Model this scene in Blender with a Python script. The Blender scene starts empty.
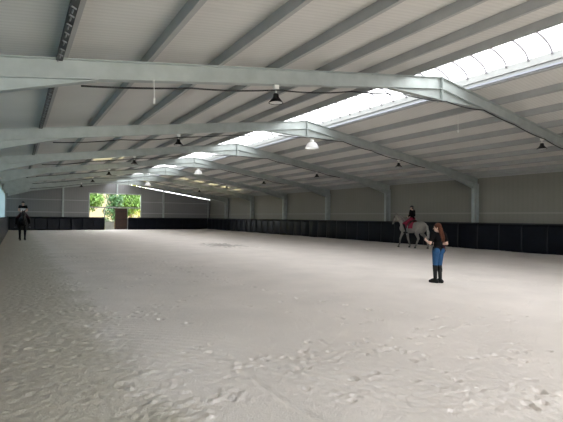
import bpy, bmesh, math, random
import numpy as np
from mathutils import Vector, Matrix

random.seed(7)
rng = np.random.default_rng(11)
S = bpy.context.scene
COL = S.collection
PI = math.pi

# ------------------------------------------------------------------ dimensions
CAMX, CAMH = -10.24, 1.65
F1, BAY = 8.07, 6.67            # first frame in view, bay length
HR, M = 5.70, 0.1479            # rafter top at the ridge, roof slope
WL, WR = -11.32, 11.74          # inner faces of the long walls
YB, YN = 53.95, -5.2            # back and near gable
KL, KR, KB = -10.99, 11.20, 53.5
KH = 1.5
ROOF = 0.2                      # roof underside above the rafter top
def zr(x, off=0.0):
    return HR + off - M * abs(x)

# ------------------------------------------------------------------ materials
def mat(name, color, rough=0.6, metal=0.0, spec=0.5, var=0.0, scale=4.0, bump=0.0, bscale=40.0, coat=0.0):
    m = bpy.data.materials.new(name); m.use_nodes = True
    nt = m.node_tree; b = nt.nodes['Principled BSDF']
    b.inputs['Roughness'].default_value = rough
    b.inputs['Metallic'].default_value = metal
    b.inputs['Specular IOR Level'].default_value = spec
    b.inputs['Coat Weight'].default_value = coat
    geo = nt.nodes.new('ShaderNodeNewGeometry')
    n = nt.nodes.new('ShaderNodeTexNoise'); n.inputs['Scale'].default_value = scale; n.inputs['Detail'].default_value = 5
    nt.links.new(geo.outputs['Position'], n.inputs['Vector'])
    r = nt.nodes.new('ShaderNodeValToRGB')
    e = r.color_ramp.elements
    e[0].position = 0.3; e[1].position = 0.7
    e[0].color = tuple(c * (1 - var) for c in color) + (1,)
    e[1].color = tuple(min(1, c * (1 + var)) for c in color) + (1,)
    nt.links.new(n.outputs['Fac'], r.inputs['Fac'])
    nt.links.new(r.outputs['Color'], b.inputs['Base Color'])
    if bump:
        n2 = nt.nodes.new('ShaderNodeTexNoise'); n2.inputs['Scale'].default_value = bscale; n2.inputs['Detail'].default_value = 6
        nt.links.new(geo.outputs['Position'], n2.inputs['Vector'])
        bp = nt.nodes.new('ShaderNodeBump'); bp.inputs['Strength'].default_value = bump; bp.inputs['Distance'].default_value = 0.02
        nt.links.new(n2.outputs['Fac'], bp.inputs['Height']); nt.links.new(bp.outputs['Normal'], b.inputs['Normal'])
    return m

def ribbed(name, color, axis, period, rough=0.5, dark=0.93, bump=0.25, joint=1.0):
    """profiled metal sheet: fine ribs of the given period along one axis, with a sheet joint every metre"""
    m = mat(name, color, rough, var=0.04, scale=0.7)
    nt = m.node_tree; b = nt.nodes['Principled BSDF']
    geo = nt.nodes.new('ShaderNodeNewGeometry'); sx = nt.nodes.new('ShaderNodeSeparateXYZ')
    nt.links.new(geo.outputs['Position'], sx.inputs[0])
    def wave(per, lo, hi):
        d = nt.nodes.new('ShaderNodeMath'); d.operation = 'DIVIDE'; d.inputs[1].default_value = per
        nt.links.new(sx.outputs[axis], d.inputs[0])
        f = nt.nodes.new('ShaderNodeMath'); f.operation = 'FRACT'; nt.links.new(d.outputs[0], f.inputs[0])
        p = nt.nodes.new('ShaderNodeMath'); p.operation = 'PINGPONG'; p.inputs[1].default_value = 0.5
        nt.links.new(f.outputs[0], p.inputs[0])
        mr = nt.nodes.new('ShaderNodeMapRange'); mr.inputs[1].default_value = lo; mr.inputs[2].default_value = hi
        nt.links.new(p.outputs[0], mr.inputs[0]); return mr
    a = wave(period, 0.12, 0.3); j = wave(joint, 0.0, 0.03)
    mn = nt.nodes.new('ShaderNodeMath'); mn.operation = 'MULTIPLY'
    nt.links.new(a.outputs[0], mn.inputs[0]); nt.links.new(j.outputs[0], mn.inputs[1])
    bp = nt.nodes.new('ShaderNodeBump'); bp.inputs['Strength'].default_value = bump; bp.inputs['Distance'].default_value = 0.01
    nt.links.new(mn.outputs[0], bp.inputs['Height']); nt.links.new(bp.outputs['Normal'], b.inputs['Normal'])
    src = b.inputs['Base Color'].links[0].from_socket
    mx = nt.nodes.new('ShaderNodeMix'); mx.data_type = 'RGBA'; mx.blend_type = 'MULTIPLY'; mx.inputs[0].default_value = 1
    mr = nt.nodes.new('ShaderNodeMapRange'); mr.inputs[3].default_value = dark; mr.inputs[4].default_value = 1.0
    nt.links.new(mn.outputs[0], mr.inputs[0])
    nt.links.new(src, mx.inputs[6]); nt.links.new(mr.outputs[0], mx.inputs[7])
    nt.links.new(mx.outputs[2], b.inputs['Base Color'])
    return m

def translucent(name, color, transp, tcolor, diffuse=0.2, noise=0.0):
    m = bpy.data.materials.new(name); m.use_nodes = True
    nt = m.node_tree; nt.nodes.clear()
    out = nt.nodes.new('ShaderNodeOutputMaterial')
    tl = nt.nodes.new('ShaderNodeBsdfTranslucent'); tl.inputs[0].default_value = color + (1,)
    df = nt.nodes.new('ShaderNodeBsdfDiffuse'); df.inputs[0].default_value = (0.8, 0.82, 0.84, 1)
    tp = nt.nodes.new('ShaderNodeBsdfTransparent'); tp.inputs[0].default_value = tcolor + (1,)
    a = nt.nodes.new('ShaderNodeMixShader'); a.inputs[0].default_value = diffuse
    nt.links.new(tl.outputs[0], a.inputs[1]); nt.links.new(df.outputs[0], a.inputs[2])
    c = nt.nodes.new('ShaderNodeMixShader'); c.inputs[0].default_value = transp
    nt.links.new(a.outputs[0], c.inputs[1]); nt.links.new(tp.outputs[0], c.inputs[2])
    nt.links.new(c.outputs[0], out.inputs[0])
    return m

STEEL = mat('galvanised_steel', (0.40, 0.435, 0.425), 0.42, 0.4, var=0.10, scale=3.0)
ZINC = mat('zinc_purlin', (0.35, 0.355, 0.35), 0.5, 0.1, var=0.05, scale=3.0)
CHAN = mat('white_channel', (0.30, 0.315, 0.36), 0.4, 0.0)
ROOFM = ribbed('roof_sheet', (0.61, 0.597, 0.56), 1, 0.11)
WALLM = ribbed('wall_sheet', (0.23, 0.222, 0.19), 1, 0.25, dark=0.96, bump=0.08)
BACKM = ribbed('gable_sheet', (0.22, 0.217, 0.222), 0, 0.25, dark=0.95, bump=0.1)
TRIMM = mat('girt_rail', (0.30, 0.29, 0.25), 0.5)
SKYM = translucent('polycarbonate_arch', (0.37, 0.375, 0.38), 0.0, (1, 1, 1), 0.0)
RIBM = mat('rib_grey', (0.30, 0.29, 0.32), 0.5)
LEFTM = translucent('polycarbonate_wall', (0.27, 0.33, 0.38), 0.0, (1, 1, 1), 0.15)
PATCHM = translucent('roof_glint_sheet', (0.30, 0.28, 0.215), 0.0, (1, 1, 1), 0.2)  # for added roof sheets that stand in for sunlight glints
RUBBER = mat('black_rubber_sheet', (0.004, 0.005, 0.009), 0.30, spec=0.14, var=0.3, scale=2)
RAILM = mat('dark_timber', (0.02, 0.02, 0.022), 0.6)
BLACK = mat('black_metal', (0.008, 0.008, 0.008), 0.5)
CABLE = mat('black_cable', (0.01, 0.01, 0.01), 0.6)
LENS = mat('clear_lens', (0.62, 0.62, 0.60), 0.3)
ACRYL = translucent('acrylic_reflector', (0.9, 0.86, 0.82), 0.05, (1, 1, 1), 0.45)
WHITEP = mat('white_plastic', (0.75, 0.75, 0.72), 0.4)
BROWN = mat('brown_timber_gate', (0.034, 0.011, 0.006), 0.6, var=0.3, scale=5)
GATEM = mat('pale_gate_sheet', (0.42, 0.43, 0.40), 0.5, var=0.1)
CONC = mat('concrete', (0.40, 0.39, 0.37), 0.8, var=0.1)

# ------------------------------------------------------------------ mesh helper
class MB:
    def __init__(s): s.bm = bmesh.new()
    def box(s, a, b):
        r = bmesh.ops.create_cube(s.bm, size=1)
        for v in r['verts']:
            v.co = Vector([a[i] + (v.co[i] + 0.5) * (b[i] - a[i]) for i in range(3)])
        return r['verts']
    def prism(s, poly, axis, a, b):
        """polygon in the two other axes (in xyz order) extruded along axis from a to b"""
        def pt(p, h):
            q = list(p); q.insert(axis, h); return q
        v0 = [s.bm.verts.new(pt(p, a)) for p in poly]; v1 = [s.bm.verts.new(pt(p, b)) for p in poly]
        n = len(poly)
        s.bm.faces.new(v0); s.bm.faces.new(v1[::-1])
        for i in range(n):
            s.bm.faces.new((v0[i], v1[i], v1[(i + 1) % n], v0[(i + 1) % n]))
    def tube(s, pts, r, n=8, cap=True):
        pts = [Vector(p) for p in pts]; rings = []
        rs = r if isinstance(r, (list, tuple)) else [r] * len(pts)
        for i, p in enumerate(pts):
            d = (pts[min(i + 1, len(pts) - 1)] - pts[max(i - 1, 0)]).normalized()
            up = Vector((0, 0, 1)) if abs(d.z) < 0.95 else Vector((0, 1, 0))
            a = d.cross(up).normalized(); b = a.cross(d)
            rings.append([s.bm.verts.new(p + (a * math.cos(2 * PI * k / n) + b * math.sin(2 * PI * k / n)) * rs[i]) for k in range(n)])
        for i in range(len(rings) - 1):
            for k in range(n):
                s.bm.faces.new((rings[i][k], rings[i][(k + 1) % n], rings[i + 1][(k + 1) % n], rings[i + 1][k]))
        if cap:
            s.bm.faces.new(rings[0][::-1]); s.bm.faces.new(rings[-1])
    def lathe(s, prof, c, n=24):
        rings = [[s.bm.verts.new((c[0] + r * math.cos(2 * PI * k / n), c[1] + r * math.sin(2 * PI * k / n), c[2] + z)) for k in range(n)] for r, z in prof]
        for i in range(len(rings) - 1):
            for k in range(n):
                s.bm.faces.new((rings[i][k], rings[i][(k + 1) % n], rings[i + 1][(k + 1) % n], rings[i + 1][k]))
        return rings
    def ell(s, c, r, rot=None, seg=16):
        q = bmesh.ops.create_uvsphere(s.bm, u_segments=seg, v_segments=seg // 2 + 2, radius=1)
        mtx = Matrix.Translation(c) @ (rot.to_4x4() if rot else Matrix()) @ Matrix.Diagonal(tuple(r) + (1,))
        bmesh.ops.transform(s.bm, matrix=mtx, verts=q['verts'])
    def cap(s, a, ra, b, rb, n=14):
        a, b = Vector(a), Vector(b)
        s.ell(a, (ra,) * 3, seg=n); s.ell(b, (rb,) * 3, seg=n)
        s.tube([a, b], [ra, rb], n)
    def build(s, name, m, parent=None, smooth=False, fix=True):
        if fix: bmesh.ops.recalc_face_normals(s.bm, faces=s.bm.faces[:])
        me = bpy.data.meshes.new(name); s.bm.to_mesh(me); s.bm.free()
        me.materials.append(m)
        if smooth:
            for p in me.polygons: p.use_smooth = True
        o = bpy.data.objects.new(name, me); COL.objects.link(o)
        if parent: o.parent = parent
        return o

def tag(o, label, cat, group=None, kind=None):
    o['label'] = label; o['category'] = cat
    if group: o['group'] = group
    if kind: o['kind'] = kind
    return o
def thing(name, label, cat, loc=(0, 0, 0), rz=0, group=None):
    o = bpy.data.objects.new(name, None); COL.objects.link(o)
    o.location = loc; o.rotation_euler = (0, 0, rz); o.empty_display_size = 0.2
    return tag(o, label, cat, group)
def struct(o, label=None):
    o['kind'] = 'structure'
    if label: o['label'] = label
    return o
def copy_tree(o, parent=None):
    c = o.copy(); COL.objects.link(c)
    if parent: c.parent = parent
    for ch in list(o.children): copy_tree(ch, c)
    return c
ORD = ['first', 'second', 'third', 'fourth', 'fifth', 'sixth', 'seventh', 'eighth', 'ninth']

# ------------------------------------------------------------------ sand floor
def build_floor():
    xs = np.concatenate([np.arange(-11.3, -4.0, 0.028), np.arange(-4.0, 11.75, 0.06)])
    ys = [-5.2]
    while ys[-1] < 0: ys.append(ys[-1] + 0.2)
    while ys[-1] < 54.6:
        y = ys[-1]; ys.append(y + (0.026 if y < 8 else min(0.16, 0.026 + (y - 8) * 0.004)))
    ys = np.array(ys)
    X, Y = np.meshgrid(xs, ys, indexing='ij')
    Z = np.zeros_like(X)
    # long soft undulation
    for k in range(14):
        w = rng.uniform(0.6, 4.0); a = rng.uniform(0, 2 * PI); ph = rng.uniform(0, 2 * PI)
        Z += 0.0035 * w / 3 * np.sin(2 * PI / w * (X * math.cos(a) + Y * math.sin(a)) + ph)
    # rake ripples, strongest in patches
    msk = np.clip(0.5 + 0.6 * np.sin(X * 0.9 + 1.0) * np.sin(Y * 0.7 + 0.4) + 0.4 * np.sin(X * 2.1 + Y * 1.3), 0, 1)
    cx, cy = -13.0, 1.0
    R = np.sqrt((X - cx) ** 2 + (Y - cy) ** 2)
    Z += 0.0035 * msk * np.sin(2 * PI * R / 0.13 + 0.8 * np.sin(X * 3 + Y * 2)) * (Y < 20)
    strip = np.clip((-9.05 + 0.12 * np.sin(Y * 1.7) + 0.1 * np.sin(Y * 0.6 + 1) - X) / 0.25, 0, 1)
    def stamp(x, y, r, depth, ang, rim=0.5):
        i0, i1 = np.searchsorted(xs, [x - 2.4 * r, x + 2.4 * r]); j0, j1 = np.searchsorted(ys, [y - 2.4 * r, y + 2.4 * r])
        if i1 - i0 < 2 or j1 - j0 < 2: return
        dx = X[i0:i1, j0:j1] - x; dy = Y[i0:i1, j0:j1] - y
        u = dx * math.cos(ang) + dy * math.sin(ang); v = -dx * math.sin(ang) + dy * math.cos(ang)
        q = np.sqrt((u / 1.15) ** 2 + v ** 2) / r
        pit = -depth * np.exp(-(q ** 4))
        wall = depth * rim * np.exp(-((q - 1.35) / 0.3) ** 2) * (0.5 + 0.5 * np.cos(np.arctan2(v, u)))
        Z[i0:i1, j0:j1] += pit + wall
    def clod(x, y, r, h):
        i0, i1 = np.searchsorted(xs, [x - r, x + r]); j0, j1 = np.searchsorted(ys, [y - r, y + r])
        if i1 <= i0 or j1 <= j0: return
        q = ((X[i0:i1, j0:j1] - x) ** 2 + (Y[i0:i1, j0:j1] - y) ** 2) / r ** 2
        Z[i0:i1, j0:j1] = np.maximum(Z[i0:i1, j0:j1], Z[i0:i1, j0:j1] * 0.3 + h * np.sqrt(np.clip(1 - q, 0, 1)))
    # beaten track beside the left kickboard
    for k in range(1100):
        x = rng.uniform(-10.95, -9.0); y = rng.uniform(1.5, 45)
        stamp(x, y, rng.uniform(0.035, 0.06), rng.uniform(0.004, 0.016), PI / 2 + rng.normal(0, 0.5), 0.7)
    for k in range(2600):
        x = rng.uniform(-10.95, -8.95) if rng.random() < 0.8 else rng.normal(-9.0, 0.12); y = 2.0 + rng.exponential(6)
        clod(x, y, rng.uniform(0.012, 0.035), rng.uniform(0.004, 0.016))
    for k in range(170):
        x = rng.normal(-9.15, 0.16); y = rng.uniform(2.5, 5.4)
        clod(x, y, rng.uniform(0.015, 0.038), rng.uniform(0.010, 0.026))
    # trails of single hoof prints over the rest of the arena
    for t in range(70):
        x, y = rng.uniform(-9, 9), rng.uniform(2, 30); a = rng.uniform(0, 2 * PI); turn = rng.normal(0, 0.05)
        for k in range(int(rng.integers(8, 26))):
            x += 0.55 * math.cos(a); y += 0.55 * math.sin(a); a += turn + rng.normal(0, 0.05)
            ox = rng.normal(0, 0.09)
            stamp(x - ox * math.sin(a), y + ox * math.cos(a), rng.uniform(0.042, 0.062), rng.uniform(0.014, 0.034), a, 0.65)
            for c in range(2):
                clod(x + rng.normal(0, 0.13), y + rng.normal(0, 0.13), rng.uniform(0.012, 0.026), rng.uniform(0.006, 0.013))
    for (bx, by, bs, n) in [(-7.0, 4.3, .28, 60), (-6.5, 4.1, .3, 60), (-6.2, 3.8, .3, 60), (-7.4, 3.3, .3, 34), (-6.5, 2.7, .3, 40), (-4.8, 3.0, .4, 50), (-6.0, 2.2, .25, 50),
                            (-5.2, 4.1, .4, 50), (-7.5, 4.0, .25, 40), (-7.9, 4.4, .22, 30), (-3.0, 4.8, .8, 70), (-8.6, 3.7, .10, 22), (-8.2, 5.1, .12, 22), (-5.8, 5.7, .6, 50),
                            (-1.5, 6.3, 1.4, 120), (-4.2, 7.6, 1.4, 70), (1.8, 4.6, 1.2, 90), (-8.2, 7.4, 0.5, 50)]:
        for k in range(n // 4):
            stamp(rng.normal(bx, bs), rng.normal(by, bs * 0.6), rng.uniform(0.03, 0.048), rng.uniform(0.010, 0.026), rng.uniform(0, 2 * PI), 0.6)
        for k in range(n):
            clod(rng.normal(bx, bs), rng.normal(by, bs * 0.6), rng.uniform(0.012, 0.024), rng.uniform(0.007, 0.015))
    # dug-over patch in the middle distance
    for k in range(120):
        clod(rng.normal(0.0, 0.7), rng.normal(23.2, 1.2), rng.uniform(0.08, 0.16), rng.uniform(0.02, 0.06))
    # a drag groove near the camera
    Z -= 0.012 * np.exp(-((X + 8.13 + 0.02 * np.sin(Y * 4)) / 0.026) ** 2) * np.clip((4.4 - Y) / 0.6, 0, 1)
    # sand banked up against the boards
    Z += 0.06 * np.clip((X - 9.7) / 1.5, 0, 1) ** 2 + 0.045 * np.clip((Y - 51.5) / 2, 0, 1) ** 2 + 0.03 * np.clip((-10.5 - X) / 0.5, 0, 1) ** 2
    # tiny roughness
    Z += rng.normal(0, 0.0017, Z.shape) * (Y < 14) * (1 + 1.6 * strip)
    nx, ny = X.shape
    co = np.stack([X, Y, Z], -1).reshape(-1, 3)
    idx = np.arange(nx * ny).reshape(nx, ny)
    quads = np.stack([idx[:-1, :-1], idx[1:, :-1], idx[1:, 1:], idx[:-1, 1:]], -1).reshape(-1, 4)
    me = bpy.data.meshes.new('floor')
    me.vertices.add(len(co)); me.vertices.foreach_set('co', co.ravel().astype(np.float32))
    me.loops.add(quads.size); me.loops.foreach_set('vertex_index', quads.ravel().astype(np.int32))
    me.polygons.add(len(quads))
    me.polygons.foreach_set('loop_start', np.arange(0, quads.size, 4, dtype=np.int32))
    me.polygons.foreach_set('loop_total', np.full(len(quads), 4, dtype=np.int32))
    me.polygons.foreach_set('use_smooth', np.ones(len(quads), dtype=bool))
    me.update(calc_edges=True); me.validate()
    # material
    m = mat('arena_sand', (0.71, 0.65, 0.612), 0.95, spec=0.1, var=0.06, scale=0.8, bump=0.5, bscale=60)
    nt = m.node_tree; b = nt.nodes['Principled BSDF']
    src = b.inputs['Base Color'].links[0].from_socket
    geo = nt.nodes.new('ShaderNodeNewGeometry'); sx = nt.nodes.new('ShaderNodeSeparateXYZ'); nt.links.new(geo.outputs['Position'], sx.inputs[0])
    n1 = nt.nodes.new('ShaderNodeTexNoise'); n1.inputs['Scale'].default_value = 1.6; n1.inputs['Detail'].default_value = 6
    nt.links.new(geo.outputs['Position'], n1.inputs['Vector'])
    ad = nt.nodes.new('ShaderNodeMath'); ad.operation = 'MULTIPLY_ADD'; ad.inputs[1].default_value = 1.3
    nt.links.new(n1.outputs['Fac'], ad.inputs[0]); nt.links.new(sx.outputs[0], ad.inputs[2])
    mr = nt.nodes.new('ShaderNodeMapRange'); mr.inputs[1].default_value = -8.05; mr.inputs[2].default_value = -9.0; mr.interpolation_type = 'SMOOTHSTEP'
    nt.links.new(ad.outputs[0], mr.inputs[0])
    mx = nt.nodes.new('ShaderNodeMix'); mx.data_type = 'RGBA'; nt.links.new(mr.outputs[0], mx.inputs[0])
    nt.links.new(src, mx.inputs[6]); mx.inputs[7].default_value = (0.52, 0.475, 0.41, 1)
    # dug, damp patch in the middle distance
    vm = nt.nodes.new('ShaderNodeVectorMath'); vm.operation = 'SUBTRACT'; vm.inputs[1].default_value = (0, 23.2, 0); nt.links.new(geo.outputs['Position'], vm.inputs[0])
    sc = nt.nodes.new('ShaderNodeVectorMath'); sc.operation = 'MULTIPLY'; sc.inputs[1].default_value = (0.8, 0.5, 0); nt.links.new(vm.outputs[0], sc.inputs[0])
    ln = nt.nodes.new('ShaderNodeVectorMath'); ln.operation = 'LENGTH'; nt.links.new(sc.outputs[0], ln.inputs[0])
    n2 = nt.nodes.new('ShaderNodeTexNoise'); n2.inputs['Scale'].default_value = 3.0; n2.inputs['Detail'].default_value = 6; nt.links.new(geo.outputs['Position'], n2.inputs['Vector'])
    a2 = nt.nodes.new('ShaderNodeMath'); a2.operation = 'MULTIPLY_ADD'; a2.inputs[1].default_value = 2.2; nt.links.new(n2.outputs['Fac'], a2.inputs[0]); nt.links.new(ln.outputs['Value'], a2.inputs[2])
    m2 = nt.nodes.new('ShaderNodeMapRange'); m2.inputs[1].default_value = 2.1; m2.inputs[2].default_value = 1.5; m2.inputs[4].default_value = 0.75; nt.links.new(a2.outputs[0], m2.inputs[0])
    mx2 = nt.nodes.new('ShaderNodeMix'); mx2.data_type = 'RGBA'; nt.links.new(m2.outputs[0], mx2.inputs[0])
    nt.links.new(mx.outputs[2], mx2.inputs[6]); mx2.inputs[7].default_value = (0.27, 0.25, 0.23, 1)
    nt.links.new(mx2.outputs[2], b.inputs['Base Color'])
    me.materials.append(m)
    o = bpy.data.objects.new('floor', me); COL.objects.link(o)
    struct(o, 'pale raked sand floor of the riding hall')
build_floor()

# ------------------------------------------------------------------ shell
HOLES = {-1: [(26.6, 28.0, 4.75, 6.6), (33.3, 34.65, 3.0, 5.45), (40.1, 41.3, 2.65, 4.05)], 1: [(39.9, 41.3, 3.2, 9.6)]}   # holes for the added glint sheets: y0, y1, x0, x1
def shell():
    # right wall
    b = MB(); b.box((WR, YN, -0.2), (WR + 0.08, YB + 0.08, zr(WR, ROOF)))
    struct(b.build('wall_right', WALLM), 'plain beige sheet wall behind the right kickboard')
    b = MB(); b.box((WR - 0.045, YN, 1.98), (WR, YB, 2.06)); struct(b.build('trim_1', TRIMM), 'horizontal rail on the right wall')
    b = MB(); b.box((WR - 0.10, YN, 3.98), (WR, YB, 4.12)); struct(b.build('trim_2', ZINC), 'eaves rail on the right wall')
    # left wall: solid base, translucent sheeting above
    b = MB(); b.box((WL - 0.08, YN, -0.2), (WL, YB, 1.3)); struct(b.build('wall_left', WALLM), 'low solid base of the left wall')
    b = MB(); b.box((WL - 0.03, YN, 1.3), (WL - 0.012, YB, zr(WL, ROOF) - 0.45)); w = struct(b.build('window_1', LEFTM), 'translucent white sheeting along the left wall')
    b = MB(); b.box((WL - 0.08, YN, zr(WL, ROOF) - 0.45), (WL, YB, zr(WL, ROOF))); b.build('window_header', STEEL, w)
    # back gable with an opening and a light gap under the right roof slope
    ox0, ox1, oz = -3.15, 2.70, 4.30
    b = MB()
    def pan(poly): b.prism(poly, 1, YB, YB + 0.08)
    pan([(WL - .08, -0.2), (ox0, -0.2), (ox0, zr(ox0, ROOF)), (WL - .08, zr(WL, ROOF))])
    pan([(ox0, oz), (ox1, oz), (ox1, zr(ox1, -.08)), (0.3, zr(0.3, -.08)), (0.3, zr(0.3, ROOF)), (0, zr(0, ROOF)), (ox0, zr(ox0, ROOF))])
    pan([(ox1, -0.2), (WR + .08, -0.2), (WR + .08, zr(WR, -.08)), (ox1, zr(ox1, -.08))])
    pan([(0.3, zr(0.3, -.02)), (WR + .08, zr(WR, -.02)), (WR + .08, zr(WR, ROOF)), (0.3, zr(0.3, ROOF))])
    struct(b.build('wall_back', BACKM), 'grey sheet gable wall at the far end')
    for i, z in enumerate((1.98, 3.35)):
        for (x0, x1) in ((WL, ox0), (ox1, WR)):
            b = MB(); b.box((x0, YB - 0.06, z), (x1, YB, z + 0.09)); struct(b.build('trim_%d' % (3 + 2 * i + (x0 > 0)), ZINC), 'horizontal rail on the gable wall')
    # opening frame
    w = MB()
    w.box((ox0 - .06, YB - .05, 1.4), (ox0 + .06, YB + .1, oz)); w.box((ox1 - .06, YB - .05, 1.4), (ox1 + .06, YB + .1, oz))
    w.box((ox0 - .06, YB - .05, oz - .06), (ox1 + .06, YB + .1, oz + .06))
    fr = struct(w.build('window_2', STEEL), 'steel frame of the tall opening in the far gable')
    w = MB(); w.box((ox0, YB - .04, 2.58), (ox1, YB + .06, 2.72)); w.build('window_rail', ZINC, fr)
    w = MB(); w.box((-1.53, YB - .04, 0), (-1.43, YB + .06, 2.6)); w.box((1.05, YB - .04, 0), (1.15, YB + .06, 2.6)); w.build('door_jamb', STEEL, fr)
    w = MB(); w.box((-.19, YB - .2, oz + .06), (-.01, YB - .01, zr(.1, .05))); w.build('post', STEEL, fr)
    # wall below the opening either side of the gateway
    b = MB(); b.box((ox0, YB, -0.2), (-1.5, YB + .08, 1.4)); b.box((1.1, YB, -0.2), (ox1, YB + .08, 1.4)); struct(b.build('wall_back_lower', BACKM), 'low gable wall under the opening')
    # near gable (behind the camera): entrance open to the yard
    b = MB()
    b.prism([(WL - .08, 4.0), (WR + .08, 4.0), (WR + .08, zr(WR, ROOF)), (0, zr(0, ROOF)), (WL - .08, zr(WL, ROOF))], 1, YN - .08, YN)
    b.box((-0.5, YN - .08, -0.2), (WR + .08, YN, 4.0)); b.box((WL - .08, YN - .08, -0.2), (-10.9, YN, 4.0))
    struct(b.build('wall_near', BACKM), 'gable wall with the open entrance behind the camera')
    # roof slopes
    for nm, sg, lab in (('roof_left', -1, 'left'), ('roof_right', 1, 'right')):
        b = MB(); xe = WL - .5 if sg < 0 else WR + .5
        def slab(xa, xb, ya, yb):
            b.prism([(sg * xa, zr(xa, ROOF)), (sg * xb, zr(xb, ROOF)), (sg * xb, zr(xb, ROOF + .06)), (sg * xa, zr(xa, ROOF + .06))], 1, ya, yb)
        yy = YN - .3
        for (ya, yb, xa, xb) in HOLES[sg]:
            slab(1.27, abs(xe), yy, ya); slab(1.27, xa, ya, yb); slab(xb, abs(xe), ya, yb); yy = yb
        slab(1.27, abs(xe), yy, YB + .4)
        struct(b.build('ceiling_' + lab, ROOFM), 'ribbed pale sheet ceiling, %s slope' % lab)
shell()

# terrain outside
b = MB(); b.box((-160, -120, -0.6), (160, 220, -0.25))
GRASS = mat('meadow', (0.40, 0.36, 0.10), 0.9, var=0.35, scale=0.25)
struct(b.build('ground', GRASS), 'sunlit meadow outside the hall')
b = MB(); b.box((-40, -60, -0.24), (40, YN - .1, -0.06))  # unseen yard, added to keep the meadow's yellow bounce off the steel
struct(b.build('path', mat('bounce_gravel', (0.42, 0.41, 0.39), .9, var=.1)), 'unseen pale gravel yard added for neutral bounce at the open entrance')

b = MB(); b.prism([(75, -.3), (140, 9.5), (200, 10), (200, -.4)], 0, -120, 14)
struct(b.build('hill', mat('dry_field', (0.065, 0.043, 0.006), .9, var=.25, scale=.15)), 'dry yellow field rising beyond the far opening')

# ------------------------------------------------------------------ portal frames
CLEAT = None
def frame(n, Y):
    ordn = ORD[n]
    far = {0: 'nearest to the camera', 6: 'last before the far gable'}.get(n, ordn + ' one from the camera')
    t = thing('portal_frame', 'galvanised steel portal frame across the hall, ' + far, 'steel frame', (0, Y, 0), 0, 'portal frames across the hall')
    fw, ft, wt, dp = 0.18, 0.016, 0.012, 0.34
    for sg in (-1, 1):
        xo = 11.27 if sg > 0 else 11.0      # inner column face
        xe = xo + 0.42 if sg > 0 else xo + 0.28
        b = MB()
        def band(o0, o1, h): b.prism([(sg * 0.012, HR + o0), (sg * xe, zr(xe, o0)), (sg * xe, zr(xe, o1)), (sg * 0.012, HR + o1)], 1, -h, h)
        band(-ft, 0, fw / 2); band(-dp, -dp + ft, fw / 2); band(-dp + ft, -ft, wt / 2)
        b.build('rafter', STEEL, t)
        # apex haunch
        b = MB()
        b.prism([(sg * 0.012, HR - dp), (sg * 1.95, zr(1.95, -dp)), (sg * 0.012, HR - 0.65)], 1, -wt / 2, wt / 2)
        b.prism([(sg * 0.012, HR - 0.65), (sg * 1.97, zr(1.97, -dp)), (sg * 1.97, zr(1.97, -dp - ft)), (sg * 0.012, HR - 0.65 - ft)], 1, -fw / 2, fw / 2)
        b.build('apex_haunch', STEEL, t)
        # eaves haunch
        b = MB()
        b.prism([(sg * xo, zr(xo, -dp)), (sg * 9.1, zr(9.1, -dp)), (sg * xo, zr(xo, -0.62))], 1, -wt / 2, wt / 2)
        b.prism([(sg * xo, zr(xo, -0.62)), (sg * 9.08, zr(9.08, -dp)), (sg * 9.08, zr(9.08, -dp - ft)), (sg * xo, zr(xo, -0.62 - ft))], 1, -fw / 2, fw / 2)
        b.build('eaves_haunch', STEEL, t)
        # column
        b = MB(); top = zr(xe, -0.02)
        if sg < 0: xw = (WL - 0.09, WL - 0.45); top = zr(xw[1], -0.02)
        else: xw = (xo, xe)
        x0, x1 = (sg * xo, sg * xe) if sg > 0 else xw
        for xa, xb, hw in ((x0, x0 + sg * ft, fw / 2), (x1 - sg * ft, x1, fw / 2), (x0 + sg * ft, x1 - sg * ft, wt / 2)):
            b.prism([(xa, -.1), (xb, -.1), (xb, zr(xb, -dp - .001) if sg > 0 else top), (xa, zr(xa, -dp - .001) if sg > 0 else top)], 1, -hw, hw)
        b.build('column', STEEL, t)
    # end plates bolted together at the apex
    b = MB()
    for sg in (-1, 1): b.box((min(0, sg * 0.012), -fw / 2 - .01, HR - 0.70), (max(0, sg * 0.012), fw / 2 + .01, HR + 0.03))
    for z in (-.08, -.25, -.42, -.58):
        for y in (-.06, .06): b.tube([(-.03, y, HR + z), (.03, y, HR + z)], .012, 6)
    b.build('apex_plate', STEEL, t)
    if n < 3:
        for X in PX:
            for sg in (-1, 1):
                global CLEAT
                if CLEAT is None:
                    b = MB(); b.box((-.004, -.05, -.02), (.004, .05, .14)); c = b.build('purlin_cleat', ZINC); CLEAT = c
                else:
                    c = CLEAT.copy(); COL.objects.link(c)
                c.parent = t; c.location = (sg * (X - .01), 0, zr(X))
    return t
PX = [1.25 + 1.4 * k for k in range(8)]
FR = [F1 + BAY * n for n in range(7)]
for n, y in enumerate(FR): frame(n, y)

# gable posts and corner posts
for x, lab in ((-5.85, 'steel gable post left of the far opening'), (5.45, 'steel gable post right of the far opening')):
    b = MB(); z0 = 0 if abs(x) > 1 else 4.32; z1 = zr(x, 0.05); y0, y1 = YB - .20, YB - .062
    for xx in (x - .09, x + .078): b.box((xx, y0, z0), (xx + .012, y1, z1))
    b.box((x - .09, y0 - .012, z0), (x + .09, y0, z1))
    tag(b.build('gable_post', STEEL), lab, 'steel post', 'gable posts')
for x0, x1, lab in ((WL, WL + .12, 'left'), (WR - .42, WR - .25, 'right')):
    b = MB(); b.box((x0, YB - .25, 0), (x1, YB - .065, zr(x0, -.08)))
    tag(b.build('corner_post', ZINC), 'steel post in the far %s corner' % lab, 'steel post', 'gable posts')

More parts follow.
